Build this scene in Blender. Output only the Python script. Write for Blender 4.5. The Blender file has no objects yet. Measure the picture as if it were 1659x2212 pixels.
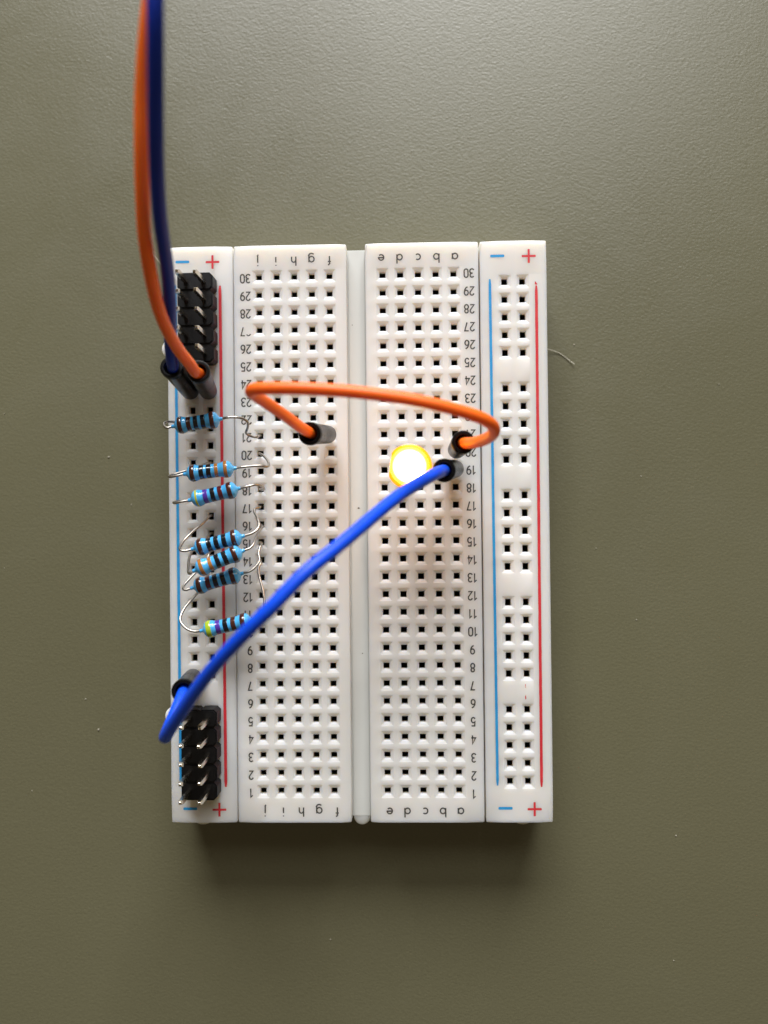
import bpy, bmesh, math, random
from mathutils import Vector, Matrix
random.seed(7)
S = 0.001                       # everything below is written in millimetres; the scene is in metres
scene = bpy.context.scene
COL = scene.collection

# ------------------------------------------------------------------ camera
cam_data = bpy.data.cameras.new('camera')
cam = bpy.data.objects.new('camera', cam_data); COL.objects.link(cam)
cam_data.sensor_fit = 'VERTICAL'; cam_data.sensor_height = 34.6; cam_data.sensor_width = 25.95
cam_data.lens = 1662.0 / 2212.0 * 34.6
cam_data.clip_start = 0.005; cam_data.clip_end = 20.0
rot = Matrix(((0.99962, 0.01071, 0.02537), (-0.01051, 0.99991, -0.00818), (-0.02545, 0.00792, 0.99964)))
cam.matrix_world = Matrix.Translation(Vector((6.476, 1.977, 119.116)) * S) @ rot.to_4x4()
cam_data.dof.use_dof = True
cam_data.dof.focus_distance = 0.1075
cam_data.dof.aperture_fstop = cam_data.lens / 2.1
scene.camera = cam

# ------------------------------------------------------------------ light: a room lit by one window, with an added lamp for desk glare
world = bpy.data.worlds.new('World'); scene.world = world; world.use_nodes = True
bg = world.node_tree.nodes['Background']
bg.inputs['Color'].default_value = (1.0, 0.80, 0.50, 1); bg.inputs['Strength'].default_value = 0.12

def window_light(name, azimuth, elevation, dist, sx, sy, power, color):
    ld = bpy.data.lights.new(name, 'AREA'); ld.shape = 'RECTANGLE'; ld.size = sx; ld.size_y = sy
    ld.energy = power; ld.color = color
    o = bpy.data.objects.new(name, ld); COL.objects.link(o)
    a, e = math.radians(azimuth), math.radians(elevation)
    d = Vector((math.sin(a) * math.cos(e), math.cos(a) * math.cos(e), math.sin(e)))
    o.location = d * dist
    o.rotation_euler = d.to_track_quat('Z', 'Y').to_euler()
    return o
window_light('window_light', -1, 27.5, 1.3, 0.84, 0.46, 30.0, (0.98, 0.985, 1.0))
window_light('desk_glare_light', 9, 49, 0.95, 0.6, 0.22, 2.3, (0.97, 0.985, 1.0))  # added area lamp that brightens the desk glare; no window this high

scene.view_settings.view_transform = 'Standard'; scene.view_settings.look = 'None'
scene.view_settings.gamma = 1.0; scene.view_settings.exposure = 0.0
scene.view_settings.use_curve_mapping = False
scene.cycles.max_bounces = 7; scene.cycles.use_denoising = True
scene.cycles.use_adaptive_sampling = True; scene.cycles.adaptive_threshold = 0.025

# ------------------------------------------------------------------ helpers
def mat(name, color, rough=0.5, metallic=0.0, var=0.0, var_scale=300.0, bump=0.0, bump_scale=2000.0, coat=0.0,
        rough_var=0.0, spec=0.5, sss=0.0, sss_radius=(1, 1, 1), sss_scale=0.001, second=None):
    m = bpy.data.materials.new(name); m.use_nodes = True
    nt = m.node_tree; b = nt.nodes['Principled BSDF']
    b.inputs['Base Color'].default_value = (*color, 1); b.inputs['Roughness'].default_value = rough
    b.inputs['Metallic'].default_value = metallic; b.inputs['Coat Weight'].default_value = coat
    b.inputs['Coat Roughness'].default_value = 0.08
    b.inputs['Specular IOR Level'].default_value = spec
    if sss:
        b.inputs['Subsurface Weight'].default_value = sss
        b.inputs['Subsurface Radius'].default_value = sss_radius
        b.inputs['Subsurface Scale'].default_value = sss_scale
    tc = nt.nodes.new('ShaderNodeTexCoord')
    def noise(scale, detail=4.0):
        n = nt.nodes.new('ShaderNodeTexNoise'); n.inputs['Scale'].default_value = scale
        n.inputs['Detail'].default_value = detail; nt.links.new(tc.outputs['Object'], n.inputs['Vector']); return n
    if var:
        n = noise(var_scale); r = nt.nodes.new('ShaderNodeValToRGB')
        c2 = second or tuple(c * (1 - var) for c in color)
        r.color_ramp.elements[0].position = 0.3; r.color_ramp.elements[1].position = 0.7
        r.color_ramp.elements[0].color = (*c2, 1); r.color_ramp.elements[1].color = (*color, 1)
        nt.links.new(n.outputs['Fac'], r.inputs['Fac']); nt.links.new(r.outputs['Color'], b.inputs['Base Color'])
    if rough_var:
        n = noise(var_scale * 2.3); mr = nt.nodes.new('ShaderNodeMapRange')
        mr.inputs['To Min'].default_value = rough - rough_var; mr.inputs['To Max'].default_value = rough + rough_var
        nt.links.new(n.outputs['Fac'], mr.inputs['Value']); nt.links.new(mr.outputs['Result'], b.inputs['Roughness'])
    if bump:
        n = noise(bump_scale, 5.0); bp = nt.nodes.new('ShaderNodeBump')
        bp.inputs['Strength'].default_value = 1.0; bp.inputs['Distance'].default_value = bump
        nt.links.new(n.outputs['Fac'], bp.inputs['Height']); nt.links.new(bp.outputs['Normal'], b.inputs['Normal'])
    return m

def put(name, bm, m, parent=None, loc=(0, 0, 0), rotation=None, sharp=35):
    """bmesh in millimetres -> one mesh object; loc in millimetres, in the parent's frame"""
    bmesh.ops.recalc_face_normals(bm, faces=bm.faces[:])
    me = bpy.data.meshes.new(name)
    bm.to_mesh(me); bm.free()
    me.transform(Matrix.Scale(S, 4))
    for mm in (m if isinstance(m, (list, tuple)) else [m]): me.materials.append(mm)
    me.shade_smooth()
    if sharp: me.set_sharp_from_angle(angle=math.radians(sharp))
    return place(name, me, parent, loc, rotation)

def place(name, me, parent=None, loc=(0, 0, 0), rotation=None, scale=None):
    o = bpy.data.objects.new(name, me); COL.objects.link(o)
    o.parent = parent; o.location = Vector(loc) * S
    if rotation is not None:
        o.rotation_mode = 'QUATERNION'; o.rotation_quaternion = rotation
    if scale: o.scale = scale
    return o

def thing(name, label, cat, loc=(0, 0, 0), group=None):
    o = bpy.data.objects.new(name, None); COL.objects.link(o); o.location = Vector(loc) * S
    o.empty_display_size = 0.002
    return tag(o, label, cat, group)

def tag(o, label, cat=None, group=None, kind=None):
    o['label'] = label
    if cat: o['category'] = cat
    if group: o['group'] = group
    if kind: o['kind'] = kind
    return o

def box(bm, x0, x1, y0, y1, z0, z1):
    v = [bm.verts.new((x, y, z)) for z in (z0, z1) for y in (y0, y1) for x in (x0, x1)]
    for f in ((0, 2, 3, 1), (4, 5, 7, 6), (0, 1, 5, 4), (2, 6, 7, 3), (0, 4, 6, 2), (1, 3, 7, 5)):
        bm.faces.new([v[i] for i in f])
    return v

def lathe(bm, profile, seg=28, axis='Z'):
    """profile: (h, r) pairs along the axis; r = 0 closes it"""
    rings = []
    for h, r in profile:
        if r <= 0:
            rings.append([bm.verts.new((0, 0, h) if axis == 'Z' else (h, 0, 0))])
        else:
            ring = []
            for k in range(seg):
                a = 2 * math.pi * k / seg; c, s = r * math.cos(a), r * math.sin(a)
                ring.append(bm.verts.new((c, s, h) if axis == 'Z' else (h, c, s)))
            rings.append(ring)
    for A, B in zip(rings, rings[1:]):
        for k in range(seg):
            a0, a1 = A[k % len(A)], A[(k + 1) % len(A)]; b0, b1 = B[k % len(B)], B[(k + 1) % len(B)]
            q = [a0, a1, b1, b0]; u = []
            for v in q:
                if v not in u: u.append(v)
            if len(u) > 2: bm.faces.new(u)

def spline(pts, per=8):
    """Catmull-Rom (centripetal) through the points"""
    P = [Vector(p) for p in pts]
    P = [P[0] * 2 - P[1]] + P + [P[-1] * 2 - P[-2]]
    out = []
    for i in range(1, len(P) - 2):
        p0, p1, p2, p3 = P[i - 1:i + 3]
        t0 = 0; t1 = t0 + (p1 - p0).length ** .5 + 1e-6; t2 = t1 + (p2 - p1).length ** .5 + 1e-6; t3 = t2 + (p3 - p2).length ** .5 + 1e-6
        for k in range(per):
            t = t1 + (t2 - t1) * k / per
            a1 = p0 * ((t1 - t) / (t1 - t0)) + p1 * ((t - t0) / (t1 - t0))
            a2 = p1 * ((t2 - t) / (t2 - t1)) + p2 * ((t - t1) / (t2 - t1))
            a3 = p2 * ((t3 - t) / (t3 - t2)) + p3 * ((t - t2) / (t3 - t2))
            b1 = a1 * ((t2 - t) / (t2 - t0)) + a2 * ((t - t0) / (t2 - t0))
            b2 = a2 * ((t3 - t) / (t3 - t1)) + a3 * ((t - t1) / (t3 - t1))
            out.append(b1 * ((t2 - t) / (t2 - t1)) + b2 * ((t - t1) / (t2 - t1)))
    out.append(P[-2])
    return out

def smooth_path(path, n=2):
    for _ in range(n):
        path = [path[0]] + [(path[i - 1] + path[i] * 2 + path[i + 1]) / 4 for i in range(1, len(path) - 1)] + [path[-1]]
    return path

def tube(bm, path, r, seg=12):
    path = [Vector(p) for p in path]
    t = (path[1] - path[0]).normalized()
    n = t.orthogonal().normalized(); rings = []
    for i, p in enumerate(path):
        t2 = (path[min(i + 1, len(path) - 1)] - path[max(i - 1, 0)]).normalized()
        n = (n - t2 * n.dot(t2)).normalized(); b = t2.cross(n)
        rr = r(i / (len(path) - 1)) if callable(r) else r
        rings.append([bm.verts.new(p + (n * math.cos(2 * math.pi * k / seg) + b * math.sin(2 * math.pi * k / seg)) * rr) for k in range(seg)])
    for A, B in zip(rings, rings[1:]):
        for k in range(seg): bm.faces.new((A[k], A[(k + 1) % seg], B[(k + 1) % seg], B[k]))
    bm.faces.new(rings[0][::-1]); bm.faces.new(rings[-1])

# ------------------------------------------------------------------ materials
M = {}
M['board'] = mat('white_abs_plastic', (0.775, 0.755, 0.725), 0.50, spec=0.32, var=1, var_scale=55.0, second=(0.745, 0.72, 0.68), rough_var=0.05,
                 bump=0.000004, bump_scale=1500.0, sss=1.0, sss_radius=(1.0, 0.85, 0.65), sss_scale=0.0028)
M['channel'] = mat('grey_white_plastic', (0.66, 0.67, 0.64), 0.42, var=0.06, var_scale=80.0, bump=0.000006, bump_scale=900.0)
M['nub'] = mat('cream_plastic', (0.82, 0.76, 0.66), 0.4, var=0.05, sss=1.0, sss_radius=(1, .85, .65), sss_scale=0.003)
M['pad'] = mat('foam_pad', (0.7, 0.68, 0.6), 0.9, var=0.1)
M['clip'] = mat('dull_bronze', (0.10, 0.085, 0.07), 0.42, metallic=1.0, var=0.5, var_scale=900.0)
M['ink'] = mat('black_ink', (0.018, 0.017, 0.016), 0.6, var=1, var_scale=1400.0, second=(0.09, 0.085, 0.08))
M['red_ink'] = mat('red_ink', (0.66, 0.035, 0.045), 0.5, var=1, var_scale=900.0, second=(0.56, 0.02, 0.035))
M['blue_ink'] = mat('blue_ink', (0.025, 0.33, 0.68), 0.5, var=1, var_scale=900.0, second=(0.015, 0.26, 0.60))
M['black'] = mat('black_plastic', (0.005, 0.005, 0.006), 0.5, spec=0.3, var=0.4, var_scale=600.0, bump=0.00003, bump_scale=1300.0, rough_var=0.1)
M['metal'] = mat('tinned_steel', (0.50, 0.46, 0.41), 0.3, metallic=1.0, var=0.25, var_scale=1500.0, rough_var=0.08)
M['pin'] = mat('plated_pin', (0.80, 0.72, 0.60), 0.2, metallic=1.0, var=0.25, var_scale=1500.0, rough_var=0.07)
M['orange'] = mat('orange_pvc', (1.0, 0.185, 0.012), 0.42, var=0.05, var_scale=200.0, rough_var=0.07, bump=0.00002, bump_scale=420.0, sss=0.8, sss_radius=(1, .3, .06), sss_scale=0.0009)
M['blue'] = mat('blue_pvc', (0.004, 0.085, 0.80), 0.42, var=0.1, var_scale=200.0, rough_var=0.07, bump=0.00002, bump_scale=420.0, spec=0.35, sss=0.5, sss_radius=(.1, .3, 1), sss_scale=0.0007)
M['navy'] = mat('navy_pvc', (0.004, 0.028, 0.34), 0.45, var=0.1, var_scale=200.0, rough_var=0.07, bump=0.00002, bump_scale=420.0, spec=0.3)
M['res'] = mat('blue_lacquer', (0.085, 0.48, 0.93), 0.11, var=0.1, var_scale=900.0, bump=0.000012, bump_scale=600.0, coat=0.6)
for k, c in (('brown', (0.065, 0.018, 0.010)), ('blackb', (0.006, 0.006, 0.009)), ('ochre', (0.42, 0.17, 0.035)), ('darkred', (0.10, 0.010, 0.014)),
             ('yellow', (0.60, 0.58, 0.03)), ('lime', (0.42, 0.56, 0.03)), ('violet', (0.09, 0.035, 0.36))):
    M[k] = mat('band_' + k, c, 0.13, var=0.1, var_scale=900.0, bump=0.000012, bump_scale=600.0, coat=0.6)
M['hair'] = mat('pale_fibre', (0.62, 0.58, 0.48), 0.5)
M['dust'] = mat('grey_dust', (0.36, 0.33, 0.26), 0.8)
M['dirt'] = mat('dark_dirt', (0.10, 0.07, 0.04), 0.8)

def black_sleeve():
    """the moulded sleeve has fine rings turned round it"""
    m = mat('ribbed_black_sleeve', (0.004, 0.0037, 0.0037), 0.30, spec=0.2, rough_var=0.08, var=0.3, var_scale=500.0)
    nt = m.node_tree; tc = nt.nodes.new('ShaderNodeTexCoord'); w = nt.nodes.new('ShaderNodeTexWave'); w.bands_direction = 'Z'
    w.inputs['Scale'].default_value = 900.0; w.inputs['Distortion'].default_value = 0.6; w.inputs['Detail'].default_value = 1.0
    bp = nt.nodes.new('ShaderNodeBump'); bp.inputs['Strength'].default_value = 0.6; bp.inputs['Distance'].default_value = 0.00003
    nt.links.new(tc.outputs['Object'], w.inputs['Vector']); nt.links.new(w.outputs['Fac'], bp.inputs['Height'])
    nt.links.new(bp.outputs['Normal'], nt.nodes['Principled BSDF'].inputs['Normal'])
    return m
M['sleeve'] = black_sleeve()

def table_material():
    m = bpy.data.materials.new('olive_laminate'); m.use_nodes = True
    nt = m.node_tree; b = nt.nodes['Principled BSDF']; L = nt.links.new
    tc = nt.nodes.new('ShaderNodeTexCoord')
    mp = nt.nodes.new('ShaderNodeMapping'); mp.inputs['Rotation'].default_value = (0, 0, math.radians(38)); mp.inputs['Scale'].default_value = (1.0, 1.45, 1.0)
    L(tc.outputs['Object'], mp.inputs['Vector'])
    n = nt.nodes.new('ShaderNodeTexNoise'); n.inputs['Scale'].default_value = 2000.0; n.inputs['Detail'].default_value = 3.0; n.inputs['Roughness'].default_value = 0.5
    n.inputs['Distortion'].default_value = 0.6
    L(mp.outputs['Vector'], n.inputs['Vector'])
    v = nt.nodes.new('ShaderNodeTexVoronoi'); v.feature = 'SMOOTH_F1'; v.inputs['Scale'].default_value = 2200.0; v.inputs['Smoothness'].default_value = 0.6
    L(mp.outputs['Vector'], v.inputs['Vector'])
    ad = nt.nodes.new('ShaderNodeMath'); ad.operation = 'MULTIPLY_ADD'; ad.inputs[1].default_value = -0.7
    L(v.outputs['Distance'], ad.inputs[0]); L(n.outputs['Fac'], ad.inputs[2])
    bp = nt.nodes.new('ShaderNodeBump'); bp.inputs['Strength'].default_value = 1.0; bp.inputs['Distance'].default_value = TABLE_BUMP
    L(ad.outputs[0], bp.inputs['Height']); L(bp.outputs['Normal'], b.inputs['Normal'])
    b.inputs['Specular IOR Level'].default_value = 0.85
    c = nt.nodes.new('ShaderNodeTexNoise'); c.inputs['Scale'].default_value = 14.0; c.inputs['Detail'].default_value = 6.0
    L(tc.outputs['Object'], c.inputs['Vector'])
    f = nt.nodes.new('ShaderNodeTexNoise'); f.inputs['Scale'].default_value = 2600.0; f.inputs['Detail'].default_value = 2.0
    L(tc.outputs['Object'], f.inputs['Vector'])
    r = nt.nodes.new('ShaderNodeValToRGB'); r.color_ramp.elements[0].position = 0.3; r.color_ramp.elements[1].position = 0.7
    r.color_ramp.elements[0].color = (*TABLE_A, 1); r.color_ramp.elements[1].color = (*TABLE_B, 1)
    L(c.outputs['Fac'], r.inputs['Fac'])
    mx = nt.nodes.new('ShaderNodeMixRGB'); mx.blend_type = 'MULTIPLY'; mx.inputs['Fac'].default_value = 0.22
    L(r.outputs['Color'], mx.inputs['Color1']); L(f.outputs['Fac'], mx.inputs['Color2']); L(mx.outputs['Color'], b.inputs['Base Color'])
    rn = nt.nodes.new('ShaderNodeTexNoise'); rn.inputs['Scale'].default_value = 34.0; rn.inputs['Detail'].default_value = 7.0; rn.inputs['Roughness'].default_value = 0.65
    rn.inputs['Distortion'].default_value = 1.5
    L(tc.outputs['Object'], rn.inputs['Vector'])
    rr = nt.nodes.new('ShaderNodeMapRange'); rr.inputs['From Min'].default_value = 0.3; rr.inputs['From Max'].default_value = 0.7
    rr.inputs['To Min'].default_value = TABLE_ROUGH - 0.05; rr.inputs['To Max'].default_value = TABLE_ROUGH + 0.05
    L(rn.outputs['Fac'], rr.inputs['Value']); L(rr.outputs['Result'], b.inputs['Roughness'])
    return m
TABLE_BUMP, TABLE_ROUGH = 0.000026, 0.38
TABLE_A, TABLE_B = (0.136, 0.127, 0.071), (0.154, 0.145, 0.083)
M['table'] = table_material()

# ------------------------------------------------------------------ the desk
bm = bmesh.new(); box(bm, -600, 600, -600, 600, -22, 0)
bmesh.ops.bevel(bm, geom=bm.edges[:], offset=1.0, segments=2, affect='EDGES')
desk = put('table_top', bm, M['table'])
tag(desk, 'olive grey desk top with a fine pebbled laminate surface', kind='structure')

# ------------------------------------------------------------------ the breadboard
ZT = 9.5                                    # top face
PITCH = 2.54
LEN = 41.27                                 # half length
board = thing('breadboard', 'white solderless breadboard with lettered columns and red and blue rails', 'breadboard')

def plate(name, x0, x1, cols, rows, hx, hy, outer=0.92):
    """top face pierced by square funnels, bevelled rim and side walls"""
    bm = bmesh.new(); z = ZT; zb = 0.6
    xs = sorted([x0, x1] + [c + s * outer for c in cols for s in (-1, 1)])
    ys = sorted([-LEN, LEN] + [r + s * outer for r in rows for s in (-1, 1)])
    g = {(i, j): bm.verts.new((x, y, z)) for i, x in enumerate(xs) for j, y in enumerate(ys)}
    nx, ny = len(xs), len(ys)
    for i in range(nx - 1):
        for j in range(ny - 1):
            c4 = [g[i, j], g[i + 1, j], g[i + 1, j + 1], g[i, j + 1]]
            if not (i % 2 == 1 and j % 2 == 1):
                bm.faces.new(c4); continue
            cx, cy = (xs[i] + xs[i + 1]) / 2, (ys[j] + ys[j + 1]) / 2
            prev = c4
            for (ax, ay, dz) in ((outer - 0.05, outer - 0.05, 0.025), (outer - 0.08, outer - 0.08, 0.07), (hx + 0.05, hy + 0.05, 0.22), (hx, hy, 0.30), (hx, hy, 1.05)):
                ring = [bm.verts.new((cx + sx * ax, cy + sy * ay, z - dz)) for sx, sy in ((-1, -1), (1, -1), (1, 1), (-1, 1))]
                for k in range(4): bm.faces.new((prev[k], prev[(k + 1) % 4], ring[(k + 1) % 4], ring[k]))
                prev = ring
    loop = [(i, 0) for i in range(nx - 1)] + [(nx - 1, j) for j in range(ny - 1)] + [(i, ny - 1) for i in range(nx - 1, 0, -1)] + [(0, j) for j in range(ny - 1, 0, -1)]
    low = {k: bm.verts.new((g[k].co.x, g[k].co.y, zb)) for k in loop}
    be = []
    for a, b in zip(loop, loop[1:] + loop[:1]):
        bm.faces.new((g[a], g[b], low[b], low[a]))
        be.append(bm.edges.get((g[a], g[b])))
    for k in ((0, 0), (nx - 1, 0), (nx - 1, ny - 1), (0, ny - 1)): be.append(bm.edges.get((g[k], low[k])))
    bmesh.ops.bevel(bm, geom=be, offset=0.22, segments=3, profile=0.5, affect='EDGES', clamp_overlap=False)
    return put(name, bm, M['board'], board, sharp=28)

ROWS = [(r - 15.5) * PITCH for r in range(1, 31)]
RAIL_ROWS = [i * PITCH for i in range(-14, 15) if i not in (-9, -3, 3, 9)]
XC = dict(zip('abcdefghij', (13.97, 11.43, 8.89, 6.35, 3.81, -3.81, -6.35, -8.89, -11.43, -13.97)))
block_l = plate('terminal_block', -17.55, -1.36, [XC[c] for c in 'jihgf'], ROWS, 0.43, 0.43)
block_l['label'] = 'left terminal block with columns j to f'
block_r = plate('terminal_block', 1.36, 17.50, [XC[c] for c in 'edcba'], ROWS, 0.43, 0.43)
block_r['label'] = 'right terminal block with columns e to a'
rail_l = plate('power_rail', -27.15, -17.69, [-23.74, -21.2], RAIL_ROWS, 0.42, 0.49)
rail_l['label'] = 'left power rail under the resistors'
rail_r = plate('power_rail', 17.72, 27.15, [21.2, 23.74], RAIL_ROWS, 0.42, 0.49)
rail_r['label'] = 'empty right power rail'

# spring contacts at the bottom of the holes: one strip of five sockets per clip
def clip_mesh(along_x, hx, hy):
    bm = bmesh.new()
    for k in range(-2, 3):
        cx, cy = (k * PITCH, 0) if along_x else (0, k * PITCH)
        z0, z1 = ZT - 1.052, ZT - 5.4
        top = [bm.verts.new((cx + sx * hx, cy + sy * hy, z0)) for sx, sy in ((-1, -1), (1, -1), (1, 1), (-1, 1))]
        bot = [bm.verts.new((cx + sx * hx, cy + sy * hy, z1)) for sx, sy in ((-1, -1), (1, -1), (1, 1), (-1, 1))]
        for i in range(4): bm.faces.new((top[i], top[(i + 1) % 4], bot[(i + 1) % 4], bot[i]))
        bm.faces.new(bot)
        for s in (-1, 1):                                        # the two leaves that grip a lead
            if along_x: q = [(cx - hx * .8, cy + s * hy * .98, z0 - .1), (cx + hx * .8, cy + s * hy * .98, z0 - .1), (cx + hx * .8, cy + s * .07, z0 - 1.5), (cx - hx * .8, cy + s * .07, z0 - 1.5)]
            else: q = [(cx + s * hx * .98, cy - hy * .8, z0 - .1), (cx + s * hx * .98, cy + hy * .8, z0 - .1), (cx + s * .07, cy + hy * .8, z0 - 1.5), (cx + s * .07, cy - hy * .8, z0 - 1.5)]
            bm.faces.new([bm.verts.new(p) for p in q])
    me = bpy.data.meshes.new('contact_clip'); bm.to_mesh(me); bm.free(); me.transform(Matrix.Scale(S, 4)); me.materials.append(M['clip'])
    return me
clip_row, clip_col = clip_mesh(True, 0.43, 0.43), clip_mesh(False, 0.42, 0.49)
for y in ROWS:
    place('contact_clip', clip_row, block_l, (-8.89, y, 0)); place('contact_clip', clip_row, block_r, (8.89, y, 0))
for g5 in (-12, -6, 0, 6, 12):
    for rail, cols in ((rail_l, (-23.74, -21.2)), (rail_r, (21.2, 23.74))):
        for c in cols: place('contact_clip', clip_col, rail, (c, g5 * PITCH, 0))

# channel between the blocks with its rounded key at the near end
bm = bmesh.new()
ch = [(-1.36, LEN - 0.1), (-1.36, -LEN + 0.25)] + [(-1.36 + 0.16, -LEN)] + [(1.36 - 0.16, -LEN), (1.36, -LEN + 0.25), (1.36, LEN - 0.1)]
lo = [bm.verts.new((x, y, 0.6)) for x, y in ch]; hi = [bm.verts.new((x, y, ZT - 2.2)) for x, y in ch]
bm.faces.new(lo[::-1]); bm.faces.new(hi)
for i in range(len(ch)): bm.faces.new((lo[i], lo[(i + 1) % len(ch)], hi[(i + 1) % len(ch)], hi[i]))
bmesh.ops.bevel(bm, geom=[e for e in bm.edges if all(v.co.z > 5 for v in e.verts) and all(v.co.y < -40 or v.co.y > 40 for v in e.verts)], offset=0.2, segments=2, affect='EDGES')
put('centre_channel', bm, M['channel'], board)
def key(name, x, y, r, z0, z1, m=M['nub'], sy=1.0):
    bm = bmesh.new(); prof = [(z0, 0), (z0, r), (z1 - 0.35, r), (z1 - 0.12, r * 0.93), (z1, r * 0.75), (z1 + .02, 0)]
    lathe(bm, prof, 24)
    for v in bm.verts: v.co.y *= sy
    return put(name, bm, m, board, (x, y, 0))
key('key_tab', 0.0, -41.3, 1.22, 0.8, 7.26)
key('key_tab', -23.0, -41.25, 1.4, 1.5, 8.2, M['nub'], 0.62)
key('key_tab', 23.1, -41.25, 1.4, 1.5, 8.2, M['nub'], 0.62)
key('side_lug', -27.5, 27.2, 1.35, 1.5, 7.2, M['board'])
key('side_lug', -27.45, -26.7, 1.35, 1.5, 7.2, M['board'])
bm = bmesh.new(); box(bm, -26.9, 26.9, -41.0, 41.0, 0.01, 0.598)
put('backing_pad', bm, M['pad'], board)

# ------------------------------------------------------------------ print: stroke lettering laid on the plastic
def arc(cx, cy, rx, ry, a0, a1, n=14):
    return [(cx + rx * math.cos(math.radians(a0 + (a1 - a0) * k / n)), cy + ry * math.sin(math.radians(a0 + (a1 - a0) * k / n))) for k in range(n + 1)]
GLYPH = {
    '0': (0.52, [arc(.26, .72, .21, .24, 0, 180, 9) + arc(.26, .28, .21, .24, 180, 360, 9) + [(.47, .72)]]),
    '1': (0.40, [[(.06, .74), (.27, .96), (.27, .02)]]),
    '2': (0.52, [arc(.26, .71, .21, .25, 168, -25, 12) + [(.06, .05), (.49, .05)]]),
    '3': (0.52, [arc(.24, .73, .20, .23, 150, -90, 12) + arc(.24, .28, .23, .24, 90, -155, 12)]),
    '4': (0.52, [[(.37, .02), (.37, .96), (.03, .29), (.51, .29)]]),
    '5': (0.52, [[(.46, .95), (.12, .95), (.08, .50)] + arc(.26, .32, .21, .28, 125, -150, 12)]),
    '6': (0.52, [[(.40, .95), (.22, .85), (.09, .62), (.05, .34)], arc(.26, .31, .21, .27, 0, 360, 18)]),
    '7': (0.52, [[(.04, .95), (.47, .95), (.22, .02)]]),
    '8': (0.52, [arc(.26, .74, .18, .21, 0, 360, 16), arc(.26, .29, .21, .25, 0, 360, 16)]),
    '9': (0.52, [[(.12, .05), (.30, .15), (.43, .38), (.47, .66)], arc(.26, .69, .21, .27, 0, 360, 18)]),
    'a': (0.64, [arc(.31, .31, .28, .30, 0, 360, 18), [(.60, .63), (.60, .0)]]),
    'b': (0.64, [arc(.33, .31, .28, .30, 0, 360, 18), [(.04, 1.0), (.04, .0)]]),
    'c': (0.58, [arc(.31, .31, .28, .30, 48, 312, 14)]),
    'd': (0.64, [arc(.31, .31, .28, .30, 0, 360, 18), [(.60, 1.0), (.60, .0)]]),
    'e': (0.62, [[(.03, .33), (.585, .33)] + arc(.31, .31, .28, .30, 4, 318, 16)]),
    'f': (0.40, [[(.18, .0), (.18, .78)] + arc(.34, .78, .16, .18, 180, 85, 6), [(.03, .60), (.36, .60)]]),
    'g': (0.64, [arc(.31, .31, .28, .30, 0, 360, 18), [(.60, .63), (.60, -.08)] + arc(.32, -.08, .28, .24, 0, -150, 8)]),
    'h': (0.58, [[(.05, 1.0), (.05, .0)], [(.05, .36)] + arc(.29, .38, .22, .23, 170, 0, 8) + [(.51, .0)]]),
    'i': (0.16, [[(.08, .60), (.08, .0)], [(.08, .86), (.08, .96)]]),
    'j': (0.24, [[(.16, .60), (.16, -.14)] + arc(.04, -.14, .12, .12, 0, -80, 4), [(.16, .86), (.16, .96)]]),
}
def ribbon(bm, pts, w, z):
    P = [Vector((x, y, 0)) for x, y in pts]; L_, R_ = [], []
    closed = (P[0] - P[-1]).length < 1e-4
    if closed: P = P[:-1]
    n = len(P)
    for i, p in enumerate(P):
        a = P[(i - 1) % n] if (i > 0 or closed) else None; c = P[(i + 1) % n] if (i < n - 1 or closed) else None
        d1 = (p - a).normalized() if a is not None else (c - p).normalized(); d2 = (c - p).normalized() if c is not None else d1
        d = (d1 + d2); d = d.normalized() if d.length > 1e-3 else d1
        nrm = Vector((-d.y, d.x, 0)); k = 1 / max(0.55, nrm.dot(Vector((-d1.y, d1.x, 0))))
        L_.append(bm.verts.new(p + nrm * w / 2 * k + Vector((0, 0, z)))); R_.append(bm.verts.new(p - nrm * w / 2 * k + Vector((0, 0, z))))
    for i in range(n if closed else n - 1):
        j = (i + 1) % n; bm.faces.new((L_[i], R_[i], R_[j], L_[j]))
GM = {}
def text_mesh(txt, em, stroke, m, squeeze=1.0):
    key_ = (txt, em, m.name)
    if key_ in GM: return GM[key_]
    bm = bmesh.new(); x = 0; zoff = 0.0
    width = sum(GLYPH[c][0] for c in txt) + 0.10 * (len(txt) - 1)
    for c in txt:
        w, strokes = GLYPH[c]
        for s in strokes:
            ribbon(bm, [((x + px - width / 2) * em * squeeze, (py - 0.5) * em) for px, py in s], stroke, zoff); zoff += 0.003
        x += w + 0.10
    bmesh.ops.recalc_face_normals(bm, faces=bm.faces[:])
    me = bpy.data.meshes.new('print'); bm.to_mesh(me); bm.free(); me.transform(Matrix.Scale(S, 4)); me.materials.append(m)
    GM[key_] = me; return me
FLIP = Matrix.Rotation(math.pi, 3, 'Z').to_quaternion()
def printed(name, txt, x, y, em, stroke, m, parent):
    q = Matrix.Rotation(math.pi + math.radians(random.uniform(-1, 1)), 3, 'Z').to_quaternion()
    place(name, text_mesh(txt, em, stroke, m), parent, (x, y, ZT + 0.012), q)
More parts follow.
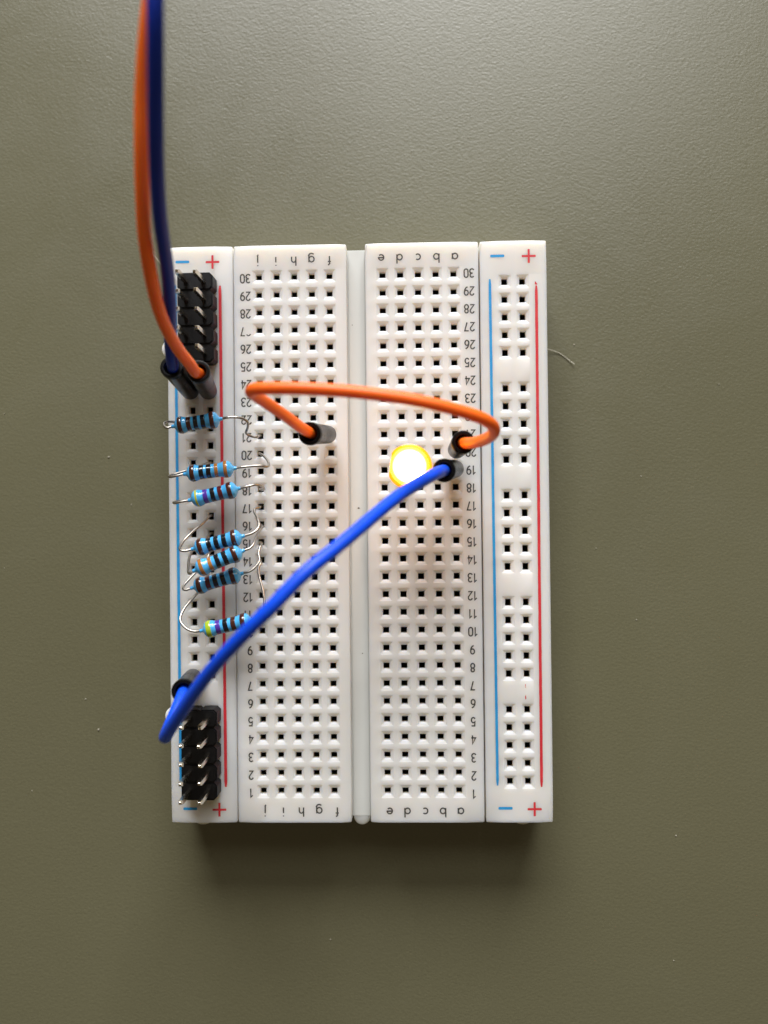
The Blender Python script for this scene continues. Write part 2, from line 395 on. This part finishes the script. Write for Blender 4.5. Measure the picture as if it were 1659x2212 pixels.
# the left 27 has lost half of its 2
full2 = GLYPH['2']
for r in range(1, 31):
    t = r - 1
    yl = -37.03 + (36.57 + 37.03) * t / 29; yr = -37.21 + (36.78 + 37.21) * t / 29
    if r != 27: printed('printed_number', str(r), (-15.88 if r > 9 else -15.66) + 0.0 * t, yl, 1.30, 0.185, M['ink'], block_l)
    printed('printed_number', str(r), 16.15 if r > 9 else 16.05, yr, 1.30, 0.185, M['ink'], block_r)
GLYPH['2'] = (0.52, [full2[1][0][:10]]); GM.pop(('27', 1.30, 'black_ink'), None)
printed('printed_number', '27', -15.88, -37.03 + 73.6 * 26 / 29, 1.30, 0.16, M['ink'], block_l)
GLYPH['2'] = full2
for i, c in enumerate('jihgf'):
    printed('printed_letter', c, -14.0 + 2.56 * i, 38.95, 1.32, 0.185, M['ink'], block_l)
    printed('printed_letter', c, -13.65 + 2.56 * i, -39.75, 1.32, 0.185, M['ink'], block_l)
for i, c in enumerate('edcba'):
    printed('printed_letter', c, 3.66 + 2.63 * i, 39.0, 1.32, 0.19, M['ink'], block_r)
    printed('printed_letter', c, 4.07 + 2.52 * i, -39.85, 1.32, 0.19, M['ink'], block_r)

def flat(name, polys, m, parent, z=0.012):
    bm = bmesh.new()
    for k, poly in enumerate(polys): bm.faces.new([bm.verts.new((x, y, ZT + z + 0.003 * k)) for x, y in poly])
    return put(name, bm, m, parent, sharp=None)
def stripe(name, xa, ya, xb, yb, w, m, parent, seed):
    """a printed line with slightly ragged edges and rounded ends"""
    rnd = random.Random(seed); n = 90; Lp, Rp = [], []
    for k in range(n + 1):
        t = k / n; x = xa + (xb - xa) * t; y = ya + (yb - ya) * t; e = w / 2 * (0.55 if k in (0, n) else 1)
        Lp.append((x - e + rnd.uniform(-.012, .012), y)); Rp.append((x + e + rnd.uniform(-.012, .012), y))
    bm = bmesh.new(); a = [bm.verts.new((x, y, ZT + .012)) for x, y in Lp]; b = [bm.verts.new((x, y, ZT + .012)) for x, y in Rp]
    for i in range(n): bm.faces.new((a[i], b[i], b[i + 1], a[i + 1]))
    return put(name, bm, m, parent, sharp=None)
stripe('blue_line', -26.02, 35.8, -25.78, -36.1, 0.40, M['blue_ink'], rail_l, 1)
stripe('red_line', -19.54, 35.64, -19.31, -36.17, 0.42, M['red_ink'], rail_l, 2)
stripe('blue_line', 19.11, 35.86, 19.38, -36.03, 0.38, M['blue_ink'], rail_r, 3)
stripe('red_line', 25.68, 34.85, 25.58, -36.24, 0.40, M['red_ink'], rail_r, 4)
flat('ink_fleck', [[(25.50, 35.5), (25.86, 35.02), (25.66, 34.93), (25.48, 35.0)]], M['red_ink'], rail_r)
flat('ink_fleck', [[(23.42, -21.75), (23.52, -21.7), (23.50, -22.15), (23.60, -22.3), (23.46, -22.2)]], M['red_ink'], rail_r)
flat('ink_fleck', [[(23.40, -23.5), (23.50, -23.2), (23.58, -23.75), (23.44, -23.9)]], M['red_ink'], rail_r)
def plus(x, y, parent):
    a, w = 0.98, 0.15
    flat('plus_sign', [[(x - a, y - w), (x + a, y - w), (x + a, y + w), (x - a, y + w)], [(x - w, y - a), (x + w, y - a), (x + w, y + a), (x - w, y + a)]], M['red_ink'], parent)
def minus(x, y, parent):
    a, w = 1.0, 0.19
    flat('minus_sign', [[(x - a, y - w * .6), (x - a + .12, y - w), (x + a - .12, y - w), (x + a, y - w * .6), (x + a, y + w * .6), (x + a - .12, y + w), (x - a + .12, y + w), (x - a, y + w * .6)]], M['blue_ink'], parent)
plus(24.66, 39.06, rail_r); minus(20.20, 39.15, rail_r); plus(24.56, -39.37, rail_r); minus(20.46, -39.24, rail_r)
plus(-20.58, 39.06, rail_l); minus(-24.94, 39.14, rail_l); plus(-20.27, -39.40, rail_l); minus(-24.46, -39.26, rail_l)
for x, y, s_ in ((-0.05, 3.5, 0.12), (0.3, -17.6, 0.07), (-0.7, 30.2, 0.06)):
    bm = bmesh.new(); bmesh.ops.create_icosphere(bm, subdivisions=1, radius=s_)
    for v in bm.verts: v.co.z *= 0.4; v.co.x *= 1.5
    put('dirt_speck', bm, M['dirt'], board, (x, y, ZT - 2.2 + 0.02))

# ---- measured paths, millimetres on the board (x right, y towards row 30, z up from the desk)
RES={
 'r1':([(-25.27, 14.89, 14.2), (-18.33, 15.94, 13.8)],
   [(-25.7, 14.72, 14.3), (-26.13, 14.81, 14.2), (-26.55, 15.22, 13.6), (-26.57, 15.64, 12.9), (-25.87, 15.83, 12.2), (-23.09, 15.41, 11.2), (-21.2, 15.24, 10.0), (-21.2, 15.24, 6.5)],
   [(-17.5, 16.09, 13.9), (-16.24, 16.11, 13.6), (-15.49, 15.9, 13.2), (-15.06, 15.54, 12.7), (-15.18, 14.86, 12.1), (-15.55, 14.2, 11.5), (-15.11, 13.83, 11.0), (-14.16, 13.7, 10.6), (-13.97, 13.97, 10.0), (-13.97, 13.97, 6.5)]),
 'r2':([(-23.75, 8.33, 14.0), (-16.47, 9.13, 13.6)],
   [(-24.69, 8.12, 14.1), (-25.55, 7.97, 14.0), (-25.91, 8.08, 13.6), (-25.69, 8.31, 13.0), (-24.54, 8.72, 12.3), (-22.26, 9.52, 11.3), (-21.2, 10.16, 10.0), (-21.2, 10.16, 6.5)],
   [(-15.63, 9.25, 13.6), (-14.35, 9.39, 13.3), (-13.09, 9.44, 12.9), (-12.49, 9.32, 12.5), (-12.27, 9.6, 12.0), (-12.61, 10.34, 11.3), (-13.23, 10.99, 10.7), (-13.97, 11.43, 10.0), (-13.97, 11.43, 6.5)]),
 'r3':([(-23.14, 4.71, 13.9), (-15.91, 6.34, 13.8)],
   [(-24.08, 4.56, 14.0), (-24.94, 4.37, 13.9), (-25.33, 4.47, 13.4), (-24.93, 4.63, 12.8), (-23.64, 4.93, 12.0), (-21.64, 5.18, 11.2), (-21.2, 5.08, 10.0), (-21.2, 5.08, 6.5)],
   [(-15.11, 6.53, 13.8), (-14.17, 6.75, 13.5), (-13.45, 6.73, 12.9), (-13.08, 6.41, 12.0), (-13.13, 6.23, 11.2), (-13.97, 6.35, 10.0), (-13.97, 6.35, 6.5)]),
 'r4':([(-22.6, -1.99, 14.6), (-15.29, -0.2, 14.2)],
   [(-23.24, -2.17, 14.8), (-23.9, -2.13, 14.8), (-24.2, -1.85, 14.5), (-23.96, -0.84, 13.4), (-22.94, 0.46, 12.2), (-21.72, 1.7, 11.0), (-21.2, 2.54, 10.0), (-21.2, 2.54, 6.5)],
   [(-14.61, -0.01, 14.1), (-13.84, 0.44, 13.8), (-13.49, 1.13, 13.3), (-13.84, 2.13, 12.5), (-14.44, 3.06, 11.6), (-14.48, 3.53, 11.2), (-13.89, 3.7, 10.7), (-13.97, 3.81, 10.0), (-13.97, 3.81, 6.5)]),
 'r5':([(-21.97, -4.88, 16.2), (-15.06, -2.13, 15.4)],
   [(-22.27, -5.19, 16.3), (-22.6, -5.08, 16.0), (-22.85, -4.48, 15.2), (-23.23, -3.11, 13.2), (-23.07, -2.17, 11.8), (-21.74, -1.02, 11.0), (-21.2, 0.0, 10.0), (-21.2, 0.0, 6.5)],
   [(-14.41, -1.88, 15.2), (-14.02, -1.39, 14.8), (-13.83, -0.51, 13.9), (-13.57, 0.45, 12.6), (-13.4, 1.02, 11.2), (-13.97, 1.27, 10.0), (-13.97, 1.27, 6.5)]),
 'r6':([(-23.05, -7.42, 13.4), (-15.71, -5.37, 13.2)],
   [(-23.57, -7.61, 13.5), (-24.05, -7.55, 13.4), (-24.16, -7.16, 12.9), (-23.56, -6.2, 12.0), (-22.73, -5.24, 11.3), (-21.45, -3.75, 10.9), (-21.2, -2.54, 10.0), (-21.2, -2.54, 6.5)],
   [(-15.01, -5.23, 13.2), (-14.23, -4.67, 12.9), (-13.64, -3.74, 12.4), (-13.88, -2.84, 11.8), (-13.76, -1.86, 11.2), (-13.6, -1.45, 10.7), (-13.97, -1.27, 10.0), (-13.97, -1.27, 6.5)]),
 'r7':([(-21.7, -13.26, 13.8), (-14.19, -11.76, 13.6)],
   [(-22.37, -13.33, 13.8), (-23.4, -13.04, 13.7), (-24.31, -12.33, 13.4), (-24.67, -11.63, 13.0), (-24.39, -10.48, 12.2), (-23.59, -9.31, 11.4), (-22.69, -8.18, 10.9), (-21.55, -6.34, 10.6), (-21.2, -5.08, 10.0), (-21.2, -5.08, 6.5)],
   [(-13.65, -11.55, 13.6), (-13.1, -11.0, 13.4), (-12.88, -10.03, 13.2), (-12.93, -9.07, 12.9), (-13.26, -7.61, 12.4), (-13.78, -6.06, 11.8), (-14.0, -4.91, 11.3), (-13.77, -4.1, 10.8), (-13.97, -3.81, 10.0), (-13.97, -3.81, 6.5)]),
}
orange_loop = [(-6.26, 13.44, 24.0), (-7.69, 14.5, 27.0), (-9.38, 15.58, 30.0), (-10.33, 16.19, 32.0), (-10.56, 16.4, 33.0), (-9.84, 16.53, 34.0), (-7.77, 16.48, 34.6), (-4.64, 16.34, 35.0), (0.44, 15.96, 35.0), (5.51, 15.34, 34.6), (9.59, 14.65, 34.0), (13.23, 13.82, 33.0), (15.65, 13.08, 32.0), (16.91, 12.41, 30.5), (17.08, 11.77, 29.0), (16.43, 11.34, 27.0), (15.29, 11.11, 25.0)]
blue_loop = [(10.48, 7.4, 25.5), (8.33, 6.11, 28.5), (6.36, 4.85, 31.0), (3.59, 2.58, 34.5), (1.11, 0.37, 37.5), (-1.08, -1.44, 39.5), (-3.08, -3.05, 41.0), (-4.89, -4.76, 41.7), (-6.63, -6.58, 42.0), (-8.6, -8.43, 41.6), (-10.62, -10.36, 40.6), (-12.89, -12.63, 39.0), (-15.52, -15.56, 36.5), (-18.17, -18.77, 33.5), (-20.67, -21.9, 30.5), (-21.95, -23.53, 28.5), (-22.32, -23.92, 27.5), (-22.39, -23.34, 26.0), (-22.12, -22.07, 24.6), (-21.89, -20.79, 23.0)]
long_orange = [(-20.21, 21.09, 20.5), (-20.46, 21.85, 22.2), (-21.08, 22.95, 24.5), (-21.49, 24.69, 28.0), (-21.62, 26.59, 31.0), (-21.42, 29.04, 34.0), (-21.2, 31.04, 36.0), (-20.99, 32.82, 37.5), (-20.33, 36.51, 40.0), (-19.68, 40.17, 42.0), (-19.09, 43.86, 43.5), (-18.32, 47.38, 45.0), (-17.67, 49.99, 46.0), (-17.24, 51.79, 46.5), (-16.49, 55.04, 47.5), (-15.76, 60.33, 48.0), (-13.0, 85.0, 46.5), (-8.0, 120.0, 38.0), (2.0, 165.0, 19.0), (14.0, 205.0, 3.0), (30.0, 250.0, 0.8), (60.0, 310.0, 0.8)]
long_blue = [(-22.77, 22.16, 22.0), (-22.23, 23.83, 24.5), (-21.14, 26.02, 28.0), (-20.32, 28.18, 31.0), (-19.62, 30.04, 34.0), (-19.05, 31.66, 37.0), (-18.53, 33.58, 40.0), (-17.53, 36.94, 44.0), (-16.62, 39.77, 47.0), (-15.81, 42.55, 49.5), (-15.14, 45.36, 51.5), (-14.83, 47.66, 52.5), (-14.68, 50.97, 53.0), (-14.72, 56.25, 53.0), (-16.0, 85.0, 50.0), (-20.0, 125.0, 38.0), (-26.0, 170.0, 17.0), (-30.0, 210.0, 2.5), (-28.0, 255.0, 0.8), (-10.0, 315.0, 0.8)]

# ------------------------------------------------------------------ pin headers standing in the left rail
def header(y_mid, label, dx=0.0, tilt=0.0):
    t = thing('pin_header', label, 'pin header', (-22.47 + dx, y_mid, ZT), 'pin headers in the left rail')
    t.rotation_euler.z = math.radians(tilt)
    bm = bmesh.new(); c = 0.46; hw = 2.52; top_edges = []
    for u in range(5):
        y0, y1 = (u - 2.5) * PITCH + 0.02, (u - 1.5) * PITCH - 0.02
        out = [(hw - c, y0), (hw, y0 + c), (hw, y1 - c), (hw - c, y1), (c * .6, y1), (0, y1 - c * .6), (-c * .6, y1), (-hw + c, y1), (-hw, y1 - c), (-hw, y0 + c), (-hw + c, y0), (-c * .6, y0), (0, y0 + c * .6), (c * .6, y0)]
        lo = [bm.verts.new((x, y, 0.03)) for x, y in out]; hi = [bm.verts.new((x, y, 2.54)) for x, y in out]
        bm.faces.new(lo[::-1]); top = bm.faces.new(hi)
        for i in range(len(out)): bm.faces.new((lo[i], lo[(i + 1) % len(out)], hi[(i + 1) % len(out)], hi[i]))
        top_edges += list(top.edges)
    bmesh.ops.bevel(bm, geom=top_edges, offset=0.2, segments=2, affect='EDGES')
    put('housing', bm, M['black'], t, sharp=30)
    pm = bmesh.new(); h = 0.31
    levels = [(-3.0, h * .5), (-2.6, h), (6.75, h), (7.18, h * .55)]
    prev = None
    for z, a in levels:
        ring = [pm.verts.new((sx * a, sy * a, z)) for sx, sy in ((-1, -1), (1, -1), (1, 1), (-1, 1))]
        if prev:
            for i in range(4): pm.faces.new((prev[i], prev[(i + 1) % 4], ring[(i + 1) % 4], ring[i]))
        else: pm.faces.new(ring[::-1])
        prev = ring
    pm.faces.new(prev)
    bmesh.ops.bevel(pm, geom=[e for e in pm.edges], offset=0.04, segments=1, affect='EDGES')
    me = None
    # a low collar of plastic round each pin
    for u in range(5):
        for x in (-1.27, 1.27):
            y = (u - 2) * PITCH
            q = Matrix.Rotation(math.radians(random.uniform(-.9, .9)), 3, 'X') @ Matrix.Rotation(math.radians(random.uniform(-.9, .9)), 3, 'Y')
            if me is None: o = put('pin', pm, M['pin'], t, (x, y, 0), q.to_quaternion(), sharp=20); me = o.data
            else: place('pin', me, t, (x, y, 0), q.to_quaternion())
    return t
header(12 * PITCH, 'black pin header in the left rail beside the plugged long wires', 0.0, 0.4)
header(-12 * PITCH - 0.38, 'black pin header at the left rail end below the blue jumper', 0.0, -0.3)

# ------------------------------------------------------------------ resistors
LN = 7.3
PROF = [(0, .25), (.34, .26), (.48, .32), (.56, .58), (.68, .84), (.88, 1.05), (1.15, 1.17), (1.5, 1.19), (1.8, 1.13), (2.05, 1.02), (2.30, .97), (2.6, .96), (LN / 2, .96)]
PROF = PROF + [(LN - x, r) for x, r in reversed(PROF[:-1])]
def prof_r(x):
    for (xa, ra), (xb, rb) in zip(PROF, PROF[1:]):
        if xa <= x <= xb:
            u = (x - xa) / (xb - xa); return ra + (rb - ra) * u
    return .25
def body_mesh():
    bm = bmesh.new(); n = 64
    raw = [prof_r(LN * k / n) for k in range(n + 1)]
    sm = [raw[0]] + [(raw[k - 1] + 2 * raw[k] + raw[k + 1]) / 4 for k in range(1, n)] + [raw[-1]]
    lathe(bm, [(0, 0)] + [(LN * k / n, sm[k]) for k in range(n + 1)] + [(LN, 0)], 32, 'X')
    return bm, (lambda x: sm[min(n - 1, int(x / LN * n))] + (sm[min(n, int(x / LN * n) + 1)] - sm[min(n - 1, int(x / LN * n))]) * (x / LN * n - int(x / LN * n)))
_bm, SMR = body_mesh()
_o = put('body', _bm, M['res'], sharp=None); BODY = _o.data; bpy.data.objects.remove(_o)
def band_mesh(c, w):
    bm = bmesh.new(); n = 8; x0 = c - w / 2
    prof = [(x0, SMR(x0) - .02)] + [(x0 + w * k / n, SMR(x0 + w * k / n) + .018) for k in range(n + 1)] + [(x0 + w, SMR(x0 + w) - .02)]
    lathe(bm, prof, 32, 'X')
    for v in bm.verts: v.co.x += 0.018 * math.sin(3 * math.atan2(v.co.z, v.co.y) + c * 5)
    return bm
BAND_X = (1.33, 2.56, 3.56, 4.60, 5.88)
RES_INFO = {
    'r1': ('brown brown blackb blackb brown', 'blue resistor nearest the plugged long wires, topmost of the seven'),
    'r2': ('brown blackb blackb ochre ochre', 'blue resistor second from the top, two ochre bands at its right end'),
    'r3': ('yellow violet blackb darkred brown', 'blue resistor third from the top with a thin yellow band and violet band'),
    'r4': ('brown blackb blackb blackb brown', 'blue resistor with three black bands, upper one of the touching trio'),
    'r5': ('ochre ochre blackb blackb brown', 'blue resistor in the middle of the trio, two ochre bands at its left end'),
    'r6': ('brown darkred blackb blackb brown', 'blue resistor with a dark red second band, lower one of the touching trio'),
    'r7': ('lime violet blackb brown brown', 'blue resistor with a wide lime band, lowest, half under the blue jumper'),
}
for k, (ends, left, right) in RES.items():
    bands, label = RES_INFO[k]
    a, b = Vector(ends[0]), Vector(ends[1]); d = b - a; base = (a + b) / 2; base.z = ZT
    t = thing('resistor', label, 'resistor', base, 'resistors in the left rail')
    q = d.normalized().to_track_quat('X', 'Z') @ Matrix.Rotation(random.uniform(0, 6), 3, 'X').to_quaternion()
    f = d.length / LN
    place('body', BODY, t, a - base, q, (f, 1.0, 1.0))
    for i, bc in enumerate(bands.split()):
        w = {'yellow': .26, 'lime': .66, 'ochre': .48}.get(bc, .62)
        o = put('colour_band', band_mesh(BAND_X[i], w), M[bc], t, a - base, q, sharp=None); o.scale = (f, 1.0, 1.0)
    for path, end, other in ((left, a, b), (right, b, a)):
        pts = [end + (other - end).normalized() * 0.4, end + (end - other).normalized() * 0.05] + [Vector(p) for p in path]
        bm = bmesh.new(); tube(bm, smooth_path([p - base for p in spline(pts, 7)], 2), 0.18, 10)
        put('lead', bm, M['metal'], t, sharp=60)

# ------------------------------------------------------------------ jumper wires
def sleeve_mesh(length):
    bm = bmesh.new()
    lathe(bm, [(0.05, 0), (0.05, .95), (.18, 1.16), (.5, 1.25), (length * .5, 1.34), (length - .9, 1.43), (length - .82, 1.50), (length - .15, 1.50), (length - .03, 1.45), (length, 1.34),
               (length - .02, 1.04), (length - .15, 0.95), (length - 2.6, 0.92), (length - 2.7, 0)], 30)
    return bm
def jumper(label, wire_m, plugs, path, radius=0.74, group='jumper wires', per=8, gap=0.0):
    """plugs: list of ((hole x, y), (top x, y, z), at_start)"""
    hx, hy = plugs[0][0]; base = Vector((hx, hy, ZT))
    t = thing('jumper_wire', label, 'jumper wire', base, group)
    pts = [Vector(p) for p in path]
    for (h, top, at_start) in plugs:
        foot = Vector((h[0], h[1], ZT + 0.35)); top = Vector(top); foot += (top - foot).normalized() * gap; d = top - foot
        q = d.normalized().to_track_quat('Z', 'Y')
        o = put('plug', sleeve_mesh(d.length), M['sleeve'], t, foot - base, q, sharp=40)
        pb = bmesh.new(); lathe(pb, [(-5.2, 0), (-5.2, .2), (-5.0, .3), (.3, .3), (.3, 0)], 10)
        put('pin', pb, M['pin'], o)
        inside = [top - d.normalized() * 2.5, top - d.normalized() * 1.2]
        pts = inside + pts if at_start else pts + inside[::-1]
    bm = bmesh.new(); tube(bm, smooth_path([p - base for p in spline(pts, per)], 6), radius, 16)
    put('insulation', bm, wire_m, t, sharp=60)
    return t
jumper('short orange jumper wire arching over the middle channel to the right block', M['orange'],
       [((-3.81, 13.97), (-5.33, 12.80, 22.0), True), ((13.97, 11.43), (14.09, 11.47, 22.0), False)], orange_loop, 0.72, gap=1.3)
jumper('bright blue jumper wire running diagonally from beside the lamp to the left rail', M['blue'],
       [((13.97, 8.89), (11.60, 7.92, 22.0), True), ((-23.74, -20.32), (-21.72, -19.69, 22.0), False)], blue_loop, 0.76, gap=0.6)
jumper('long orange wire leaving the picture at the top', M['orange'],
       [((-21.2, 20.32), (-19.95, 21.33, 20.0), True)], long_orange, 0.76)
jumper('long dark blue wire leaving the picture at the top', M['navy'],
       [((-23.74, 20.32), (-23.50, 21.97, 20.0), True)], long_blue, 0.76)

# ------------------------------------------------------------------ the lit lamp
def led_material(name, stops, strength):
    """light given off by the moulded lens: hottest over the die on the axis, deeper yellow towards the wall"""
    m = bpy.data.materials.new(name); m.use_nodes = True; nt = m.node_tree; L = nt.links.new
    b = nt.nodes['Principled BSDF']; b.inputs['Base Color'].default_value = (0.45, 0.22, 0.01, 1); b.inputs['Roughness'].default_value = 0.12
    tc = nt.nodes.new('ShaderNodeTexCoord'); sp = nt.nodes.new('ShaderNodeSeparateXYZ'); L(tc.outputs['Object'], sp.inputs[0])
    cb = nt.nodes.new('ShaderNodeCombineXYZ'); L(sp.outputs['X'], cb.inputs['X']); L(sp.outputs['Y'], cb.inputs['Y'])
    ln = nt.nodes.new('ShaderNodeVectorMath'); ln.operation = 'LENGTH'; L(cb.outputs[0], ln.inputs[0])
    mr = nt.nodes.new('ShaderNodeMapRange'); mr.inputs['From Max'].default_value = 3.0 * S; L(ln.outputs['Value'], mr.inputs['Value'])
    r = nt.nodes.new('ShaderNodeValToRGB'); e = r.color_ramp.elements
    e[0].position, e[0].color = stops[0][0], (*stops[0][1], 1); e[1].position, e[1].color = stops[-1][0], (*stops[-1][1], 1)
    for p, c in stops[1:-1]:
        x = e.new(p); x.color = (*c, 1)
    L(mr.outputs[0], r.inputs['Fac']); L(r.outputs['Color'], b.inputs['Emission Color']); b.inputs['Emission Strength'].default_value = strength
    return m
M['lens'] = led_material('glowing_lens', [(0.0, (1.0, 0.93, 0.50)), (0.60, (1.0, 0.80, 0.20)), (0.72, (0.5, 0.16, 0.010)), (0.785, (0.26, 0.055, 0.001)), (0.800, (0.22, 0.05, 0.001)), (0.813, (0.9, 0.34, 0.015))], 13.0)
M['rim'] = led_material('glowing_rim', [(0.8, (1.0, 0.30, 0.006)), (0.98, (0.9, 0.26, 0.004))], 1.4)
led_base = Vector((7.33, 8.80, 16.6))
led = thing('indicator_lamp', 'lit yellow round indicator lamp standing in the right block', 'lamp', (6.35, 10.16, ZT))
off = led_base - Vector((6.35, 10.16, ZT))
lean = Vector((-0.06, -0.42, 7.6)).to_track_quat('Z', 'Y')
bm = bmesh.new()
prof = [(0.9, 0), (0.9, 2.47), (1.6, 2.47), (5.1, 2.45)] + [(5.1 + 2.45 * math.sin(a), 2.45 * math.cos(a)) for a in [math.radians(x) for x in range(10, 90, 10)]] + [(7.55, 0)]
lathe(bm, prof, 48); put('lens', bm, M['lens'], led, off, lean, sharp=60)
bm = bmesh.new(); lathe(bm, [(0, 0), (0, 2.75), (.12, 3.0), (.85, 3.0), (1.0, 2.75), (1.0, 0)], 48)
for v in bm.verts: v.co.x = max(v.co.x, -2.55)                 # the flat on the cathode side
put('rim', bm, M['rim'], led, off, lean, sharp=40)
for row, dx, dy in ((20, 0.0, 1.27), (19, 0.0, -1.27)):
    hole = Vector((6.35, (row - 15.5) * PITCH, ZT)); up = led_base + Vector((dx, dy, 0.1)); o0 = Vector((6.35, 10.16, ZT))
    bm = bmesh.new(); tube(bm, [p - o0 for p in spline([hole - Vector((0, 0, 3)), hole + Vector((0, 0, .4)), (hole + up) / 2 + Vector((0.1, 0, 0.3)), up - Vector((0, 0, .6)), up], 6)], 0.25, 8)
    put('leg', bm, M['metal'], led, sharp=60)

# ------------------------------------------------------------------ stray fibres and dust
bm = bmesh.new(); tube(bm, spline([(27.2, 27.9, 1.6), (28.97, 27.68, .5), (30.53, 27.23, .15), (31.73, 26.42, .12), (32.99, 25.33, .3)], 8), 0.055, 6)
tag(put('hair_fibre', bm, M['hair'], loc=(0, 0, 0)), 'fine pale hair lying on the desk beside the right rail', 'hair', 'stray hairs')
bm = bmesh.new(); tube(bm, spline([(-28.85, 39.99, 11.2), (-28.32, 39.34, 11.0), (-27.47, 38.25, 10.6), (-26.4, 37.1, 10.0), (-25.6, 36.2, 9.62)], 8), 0.06, 6)
tag(put('hair_fibre', bm, M['hair']), 'fine pale hair between the orange and dark blue wires', 'hair', 'stray hairs')
rnd = random.Random(5)
bm = bmesh.new()
SPECKS = [(47.57, -47.0, .13), (-43.44, -25.75, .12), (-41.44, -30.51, .16), (33.03, 28.4, .12), (-39.5, 12.0, .16), (-36, 4.5, .1), (47, -66, .1), (-5.5, -63, .11), (55, 22, .1), (43, 8, .1), (42, -14, .1), (-56, 19, .09), (36, -3, .08), (-52, -40, .08)]
for _ in range(5): SPECKS.append((rnd.uniform(-60, 72), rnd.uniform(-76, 76), rnd.uniform(.03, .07)))
for x, y, r in SPECKS:
    if abs(x) < 28.5 and abs(y) < 42: continue
    g = bmesh.ops.create_icosphere(bm, subdivisions=1, radius=r); a = rnd.uniform(0, 3.14)
    for v in g['verts']:
        c = v.co.copy(); c.x *= rnd.uniform(.8, 1.8); c.z *= .5
        v.co = Vector((x + c.x * math.cos(a) - c.y * math.sin(a), y + c.x * math.sin(a) + c.y * math.cos(a), c.z + r * .4))
tag(put('dust', bm, M['dust'], sharp=None), 'pale specks of dust scattered over the olive desk', 'dust', kind='stuff')
